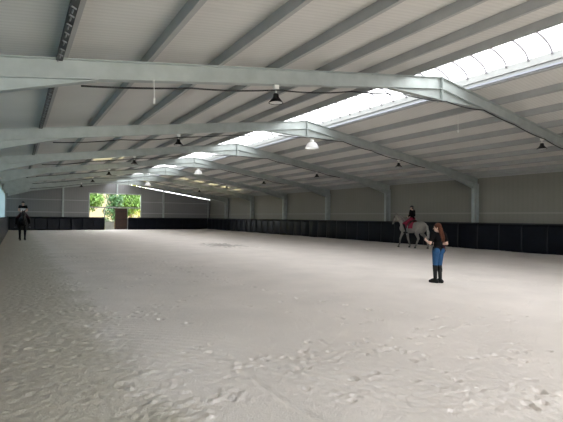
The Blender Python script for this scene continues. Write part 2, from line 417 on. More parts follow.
# ------------------------------------------------------------------ purlins
def purlin(k, sg):
    X = PX[k]; b = MB(); h, f, t = 0.195, 0.095, 0.006
    dx = sg
    def P(u, v):  # u across (towards the eaves), v up, following the slope
        x = sg * X + u; return (x, zr(x, 0.002) + v)
    # C section: web on the side that looks to the left wall
    for (u0, u1, v0, v1) in ((0, t, 0, h), (t, f, 0, t), (t, f, h - t, h), (f - t, f, t, .02), (f - t, f, h - .02, h - t)):
        b.prism([P(u0, v0), P(u1, v0), P(u1, v1), P(u0, v1)], 1, YN + .01, YB - .01)
    o = b.build('purlin', ZINC)
    side = 'left' if sg < 0 else 'right'
    pos = 'beside the skylight' if k == 0 else ('along the eaves' if k == 7 else ORD[k] + ' from the skylight')
    tag(o, 'long galvanised roof purlin on the %s slope, %s' % (side, pos), 'purlin', 'roof purlins')
for k in range(8):
    for sg in (-1, 1): purlin(k, sg)

# cable tray under the outermost visible left purlin
t = thing('cable_tray', 'dark perforated cable tray running along an outer purlin on the left roof slope', 'cable tray', (-9.60, 0, zr(9.6) - .006))
b = MB(); b.box((-.13, YN + .05, -.035), (-.03, YB - .3, -.030)); b.box((-.13, YN + .05, -.035), (-.125, YB - .3, -.005)); b.box((-.035, YN + .05, -.035), (-.03, YB - .3, -.005)); b.build('tray', mat('tray_metal', (.05, .052, .055), .5), t)
b = MB()
for k in range(70):
    y = F1 + .3 + (k - 30) * .32 + random.uniform(-.05, .05)
    if abs((y - F1 + 100 * BAY) % BAY) < .15 or y < YN + .3: continue
    b.tube([(-.11, y, -.045), (-.05, y + .05, -.05)], .012, 5); b.tube([(-.08, y + .1, -.04), (-.085, y + .2, -.046)], .010, 5)
o = b.build('cable_ties', mat('tie_grey', (.20, .21, .22), .5), t); o['kind'] = 'stuff'

# ------------------------------------------------------------------ ridge skylight
def skylight():
    t = thing('ridge_skylight', 'long white barrel skylight along the ridge of the roof', 'skylight', (0, 0, 0))
    w, z0, rise = 1.22, zr(1.22, ROOF + .16), 0.42
    N = 18
    arc = [(w * math.cos(PI - PI * i / N), z0 + rise * math.sin(PI * i / N)) for i in range(N + 1)]
    b = MB(); y = YN; ys = [YN + .02, YB - .02]
    rings = [[b.bm.verts.new((x, yy, z)) for (x, z) in arc] for yy in ys]
    for i in range(N): b.bm.faces.new((rings[0][i], rings[0][i + 1], rings[1][i + 1], rings[1][i]))
    b.build('arched_sheet', SKYM, t, smooth=True)
    for ye in (YN + .02, YB - .03):
        b = MB(); b.prism(arc, 1, ye, ye + .008); b.build('end_panel', SKYM, t)
    for sg in (-1, 1):
        b = MB(); b.box((min(sg * 1.2, sg * 1.26), YN + .01, zr(1.2, ROOF - .02)), (max(sg * 1.2, sg * 1.26), YB - .01, z0 + .02)); b.build('curb', ZINC, t)
    b = MB(); b.box((1.10, YN + .01, zr(1.2, .0)), (1.19, YB - .01, zr(1.2, .012))); b.box((1.18, YN + .01, zr(1.2, .012)), (1.19, YB - .01, zr(1.2, .075))); b.build('gutter_channel', CHAN, t)
    k = 0; yy = -4.522
    while yy < YB:
        b = MB(); pts = [(x * .968, yy, z - .034) for x, z in arc]
        b.tube(pts, 0.026, 6); b.build('rib', RIBM, t, smooth=True); yy += 0.597
        k += 1
skylight()

# translucent sheets added to the roof to make its sun-glint patches
for sg in (-1, 1):
    for k, (ya, yb, xa, xb) in enumerate(HOLES[sg]):
        b = MB(); b.prism([(sg * xa, zr(xa, ROOF + .03)), (sg * xb, zr(xb, ROOF + .03)), (sg * xb, zr(xb, ROOF + .035)), (sg * xa, zr(xa, ROOF + .035))], 1, ya, yb)
        tag(b.build('roof_glint_patch', PATCHM), ('added cream translucent sheet for a sun glint, left roof slope, %s one from the camera' % ORD[k]) if sg < 0 else 'wide added cream translucent sheet for sun glints, right roof slope near the far end', 'added glint sheet', 'added translucent sheets for roof glints')

# ------------------------------------------------------------------ lamps, cables
def lamp_black(x, y, z):
    t = thing('high_bay_lamp', '', 'lamp', (x, y, z), 0, 'black high bay lamps under the frames')
    b = MB(); b.lathe([(0.001, .17), (.04, .17), (.05, .155), (.055, .11), (.075, .08), (.128, .015), (.135, 0), (.122, 0), (.116, .010), (0.001, .014)], (0, 0, 0), 28); b.build('housing', BLACK, t, smooth=True)
    b = MB(); b.lathe([(.118, .006), (.06, .004), (0.001, .004)], (0, 0, 0), 28); b.build('lens', LENS, t)
    b = MB(); b.tube([(0, 0, .17), (0, 0, .27)], .012, 8); b.box((-.045, -.035, .25), (.045, .035, .325)); b.build('bracket', WHITEP, t)
    t.scale = (1.22,) * 3
    return t
first = None
LX = 5.45
for n in range(7):
    for sg in (-1, 1):
        if n == 6: continue
        x, y = sg * LX, FR[n]; zt = zr(x, -.34)
        z = zt - 0.395
        t = lamp_black(x, y, z) if first is None else copy_tree(first)
        if first is None: first = t
        t.location = (x, y, z)
        t['label'] = 'black bell lamp hanging under the %s half of the %s portal frame from the camera' % ('left' if sg < 0 else 'right', ORD[n])
for n in (1, 3, 5):
    y = FR[n]; z = HR - 0.67
    t = thing('high_bay_lamp', 'white translucent bell lamp under the apex of the %s portal frame from the camera' % ORD[n], 'lamp', (0.30, y, z - .44), 0, 'white bell lamps under the ridge')
    b = MB(); b.lathe([(.09, .26), (.18, .22), (.24, .12), (.29, 0.0)], (0, 0, 0), 28); b.build('reflector', ACRYL, t, smooth=True)
    b = MB(); b.lathe([(0.001, .36), (.08, .36), (.09, .33), (.09, .255), (.0011, .25)], (0, 0, 0), 20); b.build('driver', WHITEP, t, smooth=True)
    b = MB(); b.tube([(0, 0, .36), (0, 0, .46)], .012, 6); b.build('hook', STEEL, t)

def sag(p, q, s, n=10):
    p, q = Vector(p), Vector(q)
    return [p.lerp(q, i / n) - Vector((0, 0, s * 4 * (i / n) * (1 - i / n))) for i in range(n + 1)]
for n in range(6):
    y = FR[n] - .10; pts = []
    xs = [-9.35, -7.4, -5.45, -3.4, -1.6, 0.15, 1.9, 3.6, 5.45, 7.2] if n < 4 else [-9.35, -5.45, 0.1, 5.45]
    hz = lambda x: zr(x, -.38) - (.28 * max(0, 1 - abs(x) / 1.9)) - (.09 if x < 0 else .02)
    for i in range(len(xs) - 1):
        pts += sag((xs[i], y, hz(xs[i])), (xs[i + 1], y, hz(xs[i + 1])), .02 + .015 * ((i * 7 + n) % 3), 8)[(1 if i else 0):]
    b = MB(); b.tube(pts, 0.017, 6)
    tag(b.build('power_cable', CABLE, smooth=True), 'black power cable slung under the %s portal frame from the camera' % ORD[n], 'cable', 'cables under the frames')
for x, y, z0, z1, lab in ((-8.13, F1 - .11, 4.05, 3.72, 'white cord end hanging under the left of the nearest frame'), (3.0, F1 + 1.6, 5.12, 4.72, 'white cord end hanging under the right roof slope beyond the nearest frame')):
    b = MB(); b.tube([(x, y, zr(x, 0.2 if x > 0 else -.34)), (x + .01, y, z1 + .1)], .008, 6); b.tube([(x + .01, y, z1 + .1), (x + .01, y, z1)], .02, 8)
    tag(b.build('hanging_cord', WHITEP), lab, 'cord')

# ------------------------------------------------------------------ kickboards
def panel_mesh(L, bulge, seed):
    """rubber sheet L long, facing +Y locally (x along, z up), bulging between its fixings"""
    b = MB(); nu, nv = 14, 8; r = random.Random(seed); ph = r.uniform(0, 6)
    g = [[None] * (nv + 1) for _ in range(nu + 1)]
    for i in range(nu + 1):
        for j in range(nv + 1):
            u, v = i / nu, j / nv
            d = 0.02 + bulge * math.sin(PI * u) ** 1.6 * (0.35 + 0.65 * math.sin(PI * min(1, v * 1.05))) + .005 * math.sin(7 * PI * u + ph) * math.sin(PI * v) * math.sin(PI * u)
            g[i][j] = b.bm.verts.new((u * L, d - 0.04 * v, v * (KH - .06)))
    for i in range(nu):
        for j in range(nv): b.bm.faces.new((g[i][j], g[i + 1][j], g[i + 1][j + 1], g[i][j + 1]))
    r2 = bmesh.ops.extrude_face_region(b.bm, geom=b.bm.faces[:])
    for e in r2['geom']:
        if isinstance(e, bmesh.types.BMVert): e.co.y -= 0.012
    return b
def front_smooth(o):
    for p in o.data.polygons: p.use_smooth = abs(p.normal.y) > .7
    return o
def kick(name, label, p0, rz, length, n, bulge=None):
    t = thing(name, label, 'kickboard', p0, rz, 'kickboards around the arena')
    L = length / n
    for i in range(n):
        o = panel_mesh(L, bulge(i) if bulge else .012, i * 13 + int(length)).build('panel', RUBBER, t); front_smooth(o); o.location = (i * L, 0, 0)
    b = MB(); b.box((0, -.05, KH - .07), (length, .0, KH)); b.build('top_rail', RAILM, t)
    b = MB(); b.box((0, -.058, 0.02), (length, -.045, KH - .07)); b.build('backing_board', RAILM, t)
kick('kickboard', 'long black rubber kickboard along the right wall', (KR, YN + .1, 0.0), PI / 2, KB - YN - .1, 48, lambda i: .05 if 25 < i < 42 else (.025 if i in (24, 25, 42, 43) else .012))
kick('kickboard', 'black rubber kickboard along the left wall beside the dark horse', (KL, KB, 0.0), -PI / 2, KB - YN - .1, 48)
kick('kickboard', 'black kickboard across the far end, left of the gateway', (-1.5, KB, 0.0), PI, 9.45, 8)
kick('kickboard', 'black kickboard across the far end, right of the gateway', (11.18, KB, 0.0), PI, 10.05, 9)

# ------------------------------------------------------------------ gateway
t = thing('timber_gate', 'brown timber gate closing the right half of the far gateway', 'gate', (0.385, YB - .12, 0.0))
b = MB()
for i in range(9):
    x = -.69 + i * .154; b.box((x, -.02, .05), (x + .148, .02, 2.55))
b.build('boards', BROWN, t)
b = MB(); b.box((-.69, -.05, .3), (.69, -.021, .42)); b.box((-.69, -.05, 1.2), (.69, -.021, 1.32)); b.box((-.69, -.05, 2.15), (.69, -.021, 2.27)); b.build('ledges', mat('gate_ledge', (0.02, .008, .005), .6), t)
b = MB(); b.tube([(-.6, -.08, 1.0), (-.6, -.08, 1.15)], .012, 6); b.tube([(-.6, -.08, 1.0), (-.6, -.04, 1.0)], .01, 6); b.tube([(-.6, -.08, 1.15), (-.6, -.04, 1.15)], .01, 6); b.build('handle', BLACK, t)
t = thing('metal_gate', 'low pale metal gate in the left half of the far gateway', 'gate', (-.9, YB - .12, 0.0))
b = MB(); b.tube([(-.5, 0, .06), (-.5, 0, 1.15), (.5, 0, 1.15), (.5, 0, .06), (-.5, 0, .06)], .025, 8); b.build('gate_frame', STEEL, t)
b = MB(); b.box((-.48, -.008, .08), (.48, .008, 1.0)); b.build('sheet', GATEM, t)
b = MB()
b.tube([(-.48, -.02, .1), (.48, -.02, 1.12)], .015, 6); b.build('brace', STEEL, t)

# ------------------------------------------------------------------ vegetation outside
BARK = mat('bark', (0.10, 0.07, 0.05), .9)
LEAF = {'y': mat('sunlit_leaf', (0.21, 0.24, 0.02), .6, var=.35, scale=1.5), 'g': mat('green_leaf', (0.06, 0.13, 0.02), .6, var=.35, scale=1.5), 'd': mat('dark_leaf', (0.022, 0.07, 0.022), .6, var=.35, scale=1.5)}
def leaves(blobs, n, size, m, parent, seed):
    r = random.Random(seed); b = MB()
    tot = sum(q[3] ** 2 for q in blobs)
    for (x, y, z, R) in blobs:
        for i in range(int(n * R * R / tot)):
            v = Vector((r.gauss(0, 1), r.gauss(0, 1), r.gauss(0, 1))).normalized() * R * (r.random() ** .35)
            c = Vector((x, y, z)) + v
            e = Matrix.Rotation(r.uniform(0, 6.3), 3, 'Z') @ Matrix.Rotation(r.uniform(0, 3), 3, 'X')
            s = size * r.uniform(.6, 1.3)
            vs = [b.bm.verts.new(c + e @ Vector(p) * s) for p in ((0, -.6, 0), (.32, 0, .06), (0, .6, 0), (-.32, 0, .06))]
            b.bm.faces.new(vs)
    return b.build('crown', m, parent, fix=False)
def tree(x, y, h, R, mk, label, n=5200, seed=1, size=.30):
    t = thing('tree', label, 'tree', (x, y, -.25), 0, 'trees beyond the far gateway')
    r = random.Random(seed)
    b = MB(); b.tube([(0, 0, 0), (.06, .02, h * .4), (0, .1, h * .75)], [.16, .12, .05], 8)
    for k in range(4):
        a = r.uniform(0, 6.3); b.tube([(.04, .02, h * (.3 + .1 * k)), (math.cos(a) * R * .7, math.sin(a) * R * .7, h * (.5 + .1 * k))], [.06, .02], 6)
    b.build('trunk', BARK, t)
    bl = [(0, 0, h * .7, R)] + [(r.uniform(-.8, .8) * R, r.uniform(-.8, .8) * R, h * r.uniform(.35, .95), R * r.uniform(.4, .7)) for _ in range(7)]
    leaves(bl, n, size, LEAF[mk], t, seed)
tree(-4.0, 66.0, 5.4, 1.9, 'y', 'yellow-green sunlit tree at the left of the far opening', seed=3)
tree(-1.0, 72.5, 6.2, 2.0, 'g', 'bright green tree behind the left of the far opening', seed=4)
tree(1.2, 62.5, 4.9, 1.15, 'd', 'dark green tree standing behind the brown gate', n=2600, seed=5, size=.24)
tree(4.0, 66.0, 5.6, 1.7, 'g', 'mid green tree at the right of the far opening', seed=6)
tree(7.2, 74.0, 7.0, 2.6, 'y', 'pale yellow-green tree farthest right outside', seed=8)
tree(-9.5, 78.0, 8.5, 3.4, 'g', 'large green tree far left outside', seed=9)
for x, y, s, lab in ((-1.15, 56.2, .62, 'leafy shrub just outside the low pale gate'), (-.55, 57.6, .55, 'smaller leafy shrub behind the low pale gate, next to the brown gate')):
    t = thing('shrub', lab, 'shrub', (x, y, -.25), 0, 'shrubs outside the gateway')
    b = MB(); b.tube([(0, 0, 0), (.02, 0, .9)], [.03, .015], 6); b.build('stem', BARK, t)
    leaves([(0, 0, 1.25, s), (.15, 0, .8, s * .7), (-.2, .1, 1.0, s * .6)], 700, .13, LEAF['g'], t, int(x * 100) + 900)

# ------------------------------------------------------------------ people and horses
SKIN = mat('skin', (0.56, 0.36, 0.28), .5, var=.05, scale=8)
HAIRB = mat('auburn_hair', (0.060, 0.019, 0.009), .7, spec=.15, var=.35, scale=30, bump=.5, bscale=90)
HAIRD = mat('dark_hair', (0.03, 0.02, 0.015), .5, var=.3, scale=30, bump=.5, bscale=90)
TEE = mat('black_cotton', (0.005, 0.0045, 0.005), .9, spec=.08, var=.2, bump=.3, bscale=30)
WHITEC = mat('white_cotton', (0.75, 0.74, 0.73), .8, bump=.3, bscale=30)
JEANS = mat('blue_denim', (0.008, 0.055, 0.14), .85, var=.2, scale=9, bump=.4, bscale=60)
CRIMSON = mat('crimson_cloth', (0.22, 0.010, 0.035), .8, var=.15, bump=.3, bscale=40)
MAROON = mat('maroon_cloth', (0.04, 0.005, 0.012), .8, var=.15)
BOOT = mat('black_boot', (0.006, 0.006, 0.006), .5, spec=.2)
HELM = mat('black_helmet', (0.01, 0.01, 0.011), .4)
LIPS = mat('lips', (0.42, 0.16, 0.14), .5)
EYEW = mat('eye', (0.03, 0.02, 0.015), .2)
LEATHER = mat('dark_leather', (0.02, 0.012, 0.008), .45)
BROWNL = mat('brown_leather', (0.10, 0.045, 0.02), .45)

def remesh(b, name, m, parent, voxel, smooth=5):
    me = bpy.data.meshes.new(name); b.bm.to_mesh(me); b.bm.free()
    o = bpy.data.objects.new(name, me); COL.objects.link(o)
    r = o.modifiers.new('r', 'REMESH'); r.mode = 'VOXEL'; r.voxel_size = voxel; r.use_smooth_shade = True
    if smooth:
        sm = o.modifiers.new('s', 'SMOOTH'); sm.factor = .5; sm.iterations = smooth
    dg = bpy.context.evaluated_depsgraph_get(); dg.update()
    nm = bpy.data.meshes.new_from_object(o.evaluated_get(dg))
    o.modifiers.clear(); o.data = nm; nm.name = name; bpy.data.meshes.remove(me)
    nm.materials.clear(); nm.materials.append(m)
    for p in nm.polygons: p.use_smooth = True
    o.parent = parent
    return o

def V(*a): return Vector(a)
def hand(b, w, d, across, palm, curl=.6, side=1):
    """w wrist; d along the hand; across towards the thumb side; palm = direction the palm faces"""
    d, across, palm = d.normalized(), across.normalized(), palm.normalized()
    for k in (-1, 0, 1):
        b.cap(w, .021, w + d * .08 + across * .024 * k, .0135, 10)
    ln = (.060, .074, .079, .070)
    for k in range(4):
        p = w + d * .082 + across * (-.030 + .020 * k); dd = d.copy()
        for j, fr in enumerate((.45, .32, .23)):
            dd = (dd * math.cos(curl) + palm * math.sin(curl)).normalized() if j else (dd * math.cos(curl * .7) + palm * math.sin(curl * .7)).normalized()
            q = p + dd * ln[k] * fr; b.cap(p, .0092 - .001 * j, q, .0086 - .001 * j, 8); p = q
            palm = (palm * math.cos(curl * .5) - d * math.sin(curl * .5)).normalized() if j == 0 else palm
    p = w + d * .03 + across * .026
    t1 = (d * .55 + across * .75 + palm * .3).normalized(); q = p + t1 * .038; b.cap(p, .0125, q, .0105, 8)
    t2 = (d * .9 + palm * .45).normalized(); b.cap(q, .0105, q + t2 * .032, .0085, 8)

def human(root, J, s, female, hair, clothes, voxel, curl=.7):
    """J: hip/knee/ankle/toe/shoulder/elbow/wrist as (left, right) points, pelvis, chest, head, face (look direction)"""
    pel, che, hd = V(*J['pelvis']), V(*J['chest']), V(*J['head'])
    ax = (che - pel).normalized()
    look = V(*J['look']).normalized(); side = look.cross(V(0, 0, 1)).normalized(); up = side.cross(look)
    HR_ = Matrix((side, look, up)).transposed()
    h = lambda x, y, z: hd + side * x * s + look * y * s + up * z * s
    sh = [V(*p) for p in J['shoulder']]; el = [V(*p) for p in J['elbow']]; wr = [V(*p) for p in J['wrist']]
    hi = [V(*p) for p in J['hip']]; kn = [V(*p) for p in J['knee']]; an = [V(*p) for p in J['ankle']]; to = [V(*p) for p in J['toe']]
    fy = .92 if female else 1.0
    def torso(b, g):
        b.ell(pel, ((.150 + g) * s, (.108 + g) * s, (.115 + g) * s))
        b.ell(pel + ax * .14 * s, ((.122 * fy + g) * s, (.090 + g) * s, (.12 + g) * s))
        b.ell(pel + ax * .30 * s, ((.148 * fy + g) * s, (.104 + g) * s, (.155 + g) * s))
        if female:
            for k in (-1, 1): b.ell(pel + ax * .29 * s + V(.06 * k, .085, 0) * s, ((.05 + g) * s,) * 3)
        for k in (0, 1): b.cap(che.lerp(sh[k], .15), (.075 + g) * s, sh[k], (.052 + g) * s)
    def arm(b, k, g, upto):
        if upto <= 1: b.cap(sh[k], (.050 + g) * s, sh[k].lerp(el[k], upto), (.040 + g) * s)
        else:
            b.cap(sh[k], (.050 + g) * s, el[k], (.037 + g) * s); b.cap(el[k], (.037 + g) * s, el[k].lerp(wr[k], upto - 1), (.028 + g) * s)
    def thigh(b, k, g): b.cap(hi[k], (.086 + g) * s, kn[k], (.054 + g) * s)
    def shin(b, k, g, t=1.0):
        b.cap(kn[k], (.052 + g) * s, kn[k].lerp(an[k], t), (.052 + (.035 - .052) * t + g) * s)
        if t < .3: return
        c = kn[k].lerp(an[k], .3); back = (kn[k] - to[k]); back.z = 0
        b.ell(c + (V(0, -1, 0) * .018 * s), ((.05 + g) * s, (.052 + g) * s, .1 * s))
    def foot(b, k, g):
        dirf = (to[k] - an[k]); heel = an[k] - V(dirf.x, dirf.y, 0).normalized() * .045 * s + V(0, 0, -.045 * s)
        b.cap(an[k], (.036 + g) * s, heel, (.034 + g) * s); b.cap(heel, (.034 + g) * s, to[k], (.026 + g) * s)
        b.cap(an[k], (.034 + g) * s, to[k].lerp(an[k], .35), (.034 + g) * s)
    b = MB(); torso(b, 0)
    nb = che + V(0, 0, .04) * s
    b.cap(nb, .056 * s, h(0, -.02, -.06), .05 * s)
    b.ell(h(0, -.008, .02), (.073 * s, .093 * s, .098 * s), HR_); b.ell(h(0, .03, -.05), (.052 * s, .058 * s, .058 * s), HR_)
    b.cap(h(0, .083, .012), .009 * s, h(0, .106, -.018), .012 * s, 8)
    for k in (-1, 1): b.ell(h(.075 * k, -.01, -.005), (.011 * s, .02 * s, .032 * s), HR_, 10)
    for k in (0, 1):
        arm(b, k, 0, 2); thigh(b, k, 0); shin(b, k, 0); foot(b, k, 0)
        d = wr[k] - el[k]; inw = V(1 if k == 0 else -1, 0, 0)
        ac = V(0, 0, 1) - d.normalized() * d.normalized().z; pal = inw - d.normalized() * inw.dot(d.normalized())
        hand(b, wr[k], d, ac, pal, curl, k)
    body = remesh(b, 'body', SKIN, root, voxel, 4)
    for k in (-1, 1):
        b = MB(); b.ell(h(.032 * k, .081, .018), (.013 * s, .008 * s, .008 * s), HR_, 10); b.build('eye', EYEW, root, smooth=True)
    b = MB(); b.ell(h(0, .086, -.052), (.022 * s, .008 * s, .008 * s), HR_, 10); b.build('mouth', LIPS, root, smooth=True)
    for c in clothes:
        nm, m = c[0], c[1]; b = MB()
        if nm in ('shirt', 'vest'):
            torso(b, c[2])
            for k in (0, 1): arm(b, k, c[2] + .006, c[3])
            if nm == 'vest':   # keep only the part above the waist
                bmesh.ops.bisect_plane(b.bm, geom=b.bm.verts[:] + b.bm.edges[:] + b.bm.faces[:], plane_co=pel + ax * .30 * s, plane_no=-ax, clear_outer=True)
                bmesh.ops.holes_fill(b.bm, edges=[e for e in b.bm.edges if e.is_boundary])
            else:
                bmesh.ops.bisect_plane(b.bm, geom=b.bm.verts[:] + b.bm.edges[:] + b.bm.faces[:], plane_co=pel + ax * -.075 * s, plane_no=-ax, clear_outer=True)
                bmesh.ops.holes_fill(b.bm, edges=[e for e in b.bm.edges if e.is_boundary])
        elif nm in ('jeans', 'breeches'):
            g = c[2]; b.ell(pel, ((.150 + g) * s, (.108 + g) * s, (.115 + g) * s))
            for k in (0, 1): thigh(b, k, g); b.ell(hi[k] + V(0, -.045, .01) * s, ((.085 + g) * s,) * 3); shin(b, k, g, .10)
        elif nm == 'boot':
            for k in (0, 1):
                b = MB(); g = c[2]
                t0 = kn[k].lerp(an[k], .02); b.cap(t0, (.060 + g) * s, an[k], (.044 + g) * s); b.ell(kn[k].lerp(an[k], .32) + V(0, -.014, 0) * s, ((.055 + g) * s, (.058 + g) * s, .11 * s)); foot(b, k, .012 + g)
                remesh(b, 'boot', m, root, voxel, 4)
            continue
        remesh(b, nm, m, root, voxel, 5)
    if hair[0] == 'long':
        b = MB(); b.ell(h(0, -.022, .032), (.086 * s, .100 * s, .104 * s), HR_)
        bmesh.ops.bisect_plane(b.bm, geom=b.bm.verts[:] + b.bm.edges[:] + b.bm.faces[:], plane_co=h(0, .052, .03), plane_no=(look * 1.0 - up * .75), clear_outer=True)
        bmesh.ops.holes_fill(b.bm, edges=[e for e in b.bm.edges if e.is_boundary])
        rr = random.Random(5)
        for i in range(13):
            a = -1.25 + 2.5 * i / 12
            p0 = h(.075 * math.sin(a), -.025 - .075 * math.cos(a), .0); p1 = h(.082 * math.sin(a) * 1.05, -.045 - .075 * math.cos(a), -.16); p2 = h(.10 * math.sin(a) * .9, -.055 - .085 * math.cos(a), -.30 + .03 * rr.random()); p3 = h(.085 * math.sin(a) * .8, -.05 - .08 * math.cos(a), -.43 + .07 * rr.random())
            b.tube([p0, p1, p2, p3], [.034 * s, .032 * s, .028 * s, .008 * s], 8)
        remesh(b, 'hair', hair[1], root, voxel, 3)
    else:
        b = MB(); b.ell(h(0, -.015, .045), (.093 * s, .115 * s, .100 * s), HR_)
        bmesh.ops.bisect_plane(b.bm, geom=b.bm.verts[:] + b.bm.edges[:] + b.bm.faces[:], plane_co=h(0, 0, .035), plane_no=-up, clear_outer=True)
        bmesh.ops.holes_fill(b.bm, edges=[e for e in b.bm.edges if e.is_boundary])
        b.ell(h(0, .095, .045), (.075 * s, .06 * s, .010 * s), HR_)
        hm = remesh(b, 'helmet', HELM, root, voxel, 2)
        b = MB()
        for k in (-1, 1): b.tube([h(.088 * k, 0, .04), h(.078 * k, .01, -.05), h(.02 * k, .045, -.112)], .006 * s, 6)
        b.build('chin_strap', HELM, hm)
        b = MB(); b.ell(h(0, -.06, -.01), (.07 * s, .05 * s, .06 * s), HR_); b.tube([h(0, -.10, -.02), h(0, -.125, -.09), h(0, -.115, -.18)], [.03 * s, .026 * s, .01 * s], 8)
        remesh(b, 'hair', hair[1], root, voxel, 3)
    return body

# --- the woman on foot
wr_ = thing('person', 'woman with long auburn hair, black t-shirt and blue jeans standing on the sand', 'person', (-0.90, 7.40, 0.005), math.radians(-16))
wr_.scale = (.965, .965, .965)
human(wr_, dict(pelvis=(0, 0, .90), chest=(0, -.005, 1.25), head=(-.01, .025, 1.475), look=(-.75, .62, -.12),
                hip=((-.075, 0, .85), (.075, 0, .85)), knee=((-.065, .04, .475), (.06, .01, .47)), ankle=((-.06, .03, .085), (.05, -.03, .085)),
                toe=((-.14, .145, .032), (-.03, .09, .032)), shoulder=((-.158, -.01, 1.305), (.158, -.01, 1.305)),
                elbow=((-.255, -.01, 1.06), (.245, -.04, 1.05)), wrist=((-.23, .20, 1.13), (.12, .17, 1.04))),
      1.0, True, ('long', HAIRB), [('shirt', TEE, .014, .62), ('jeans', JEANS, .009), ('boot', BOOT, .004)], .0062)
b = MB(); b.cap((.185, .0, .985), .035, (.19, -.005, .87), .045); remesh(b, 'waist_pouch', MAROON, wr_, .008, 3)

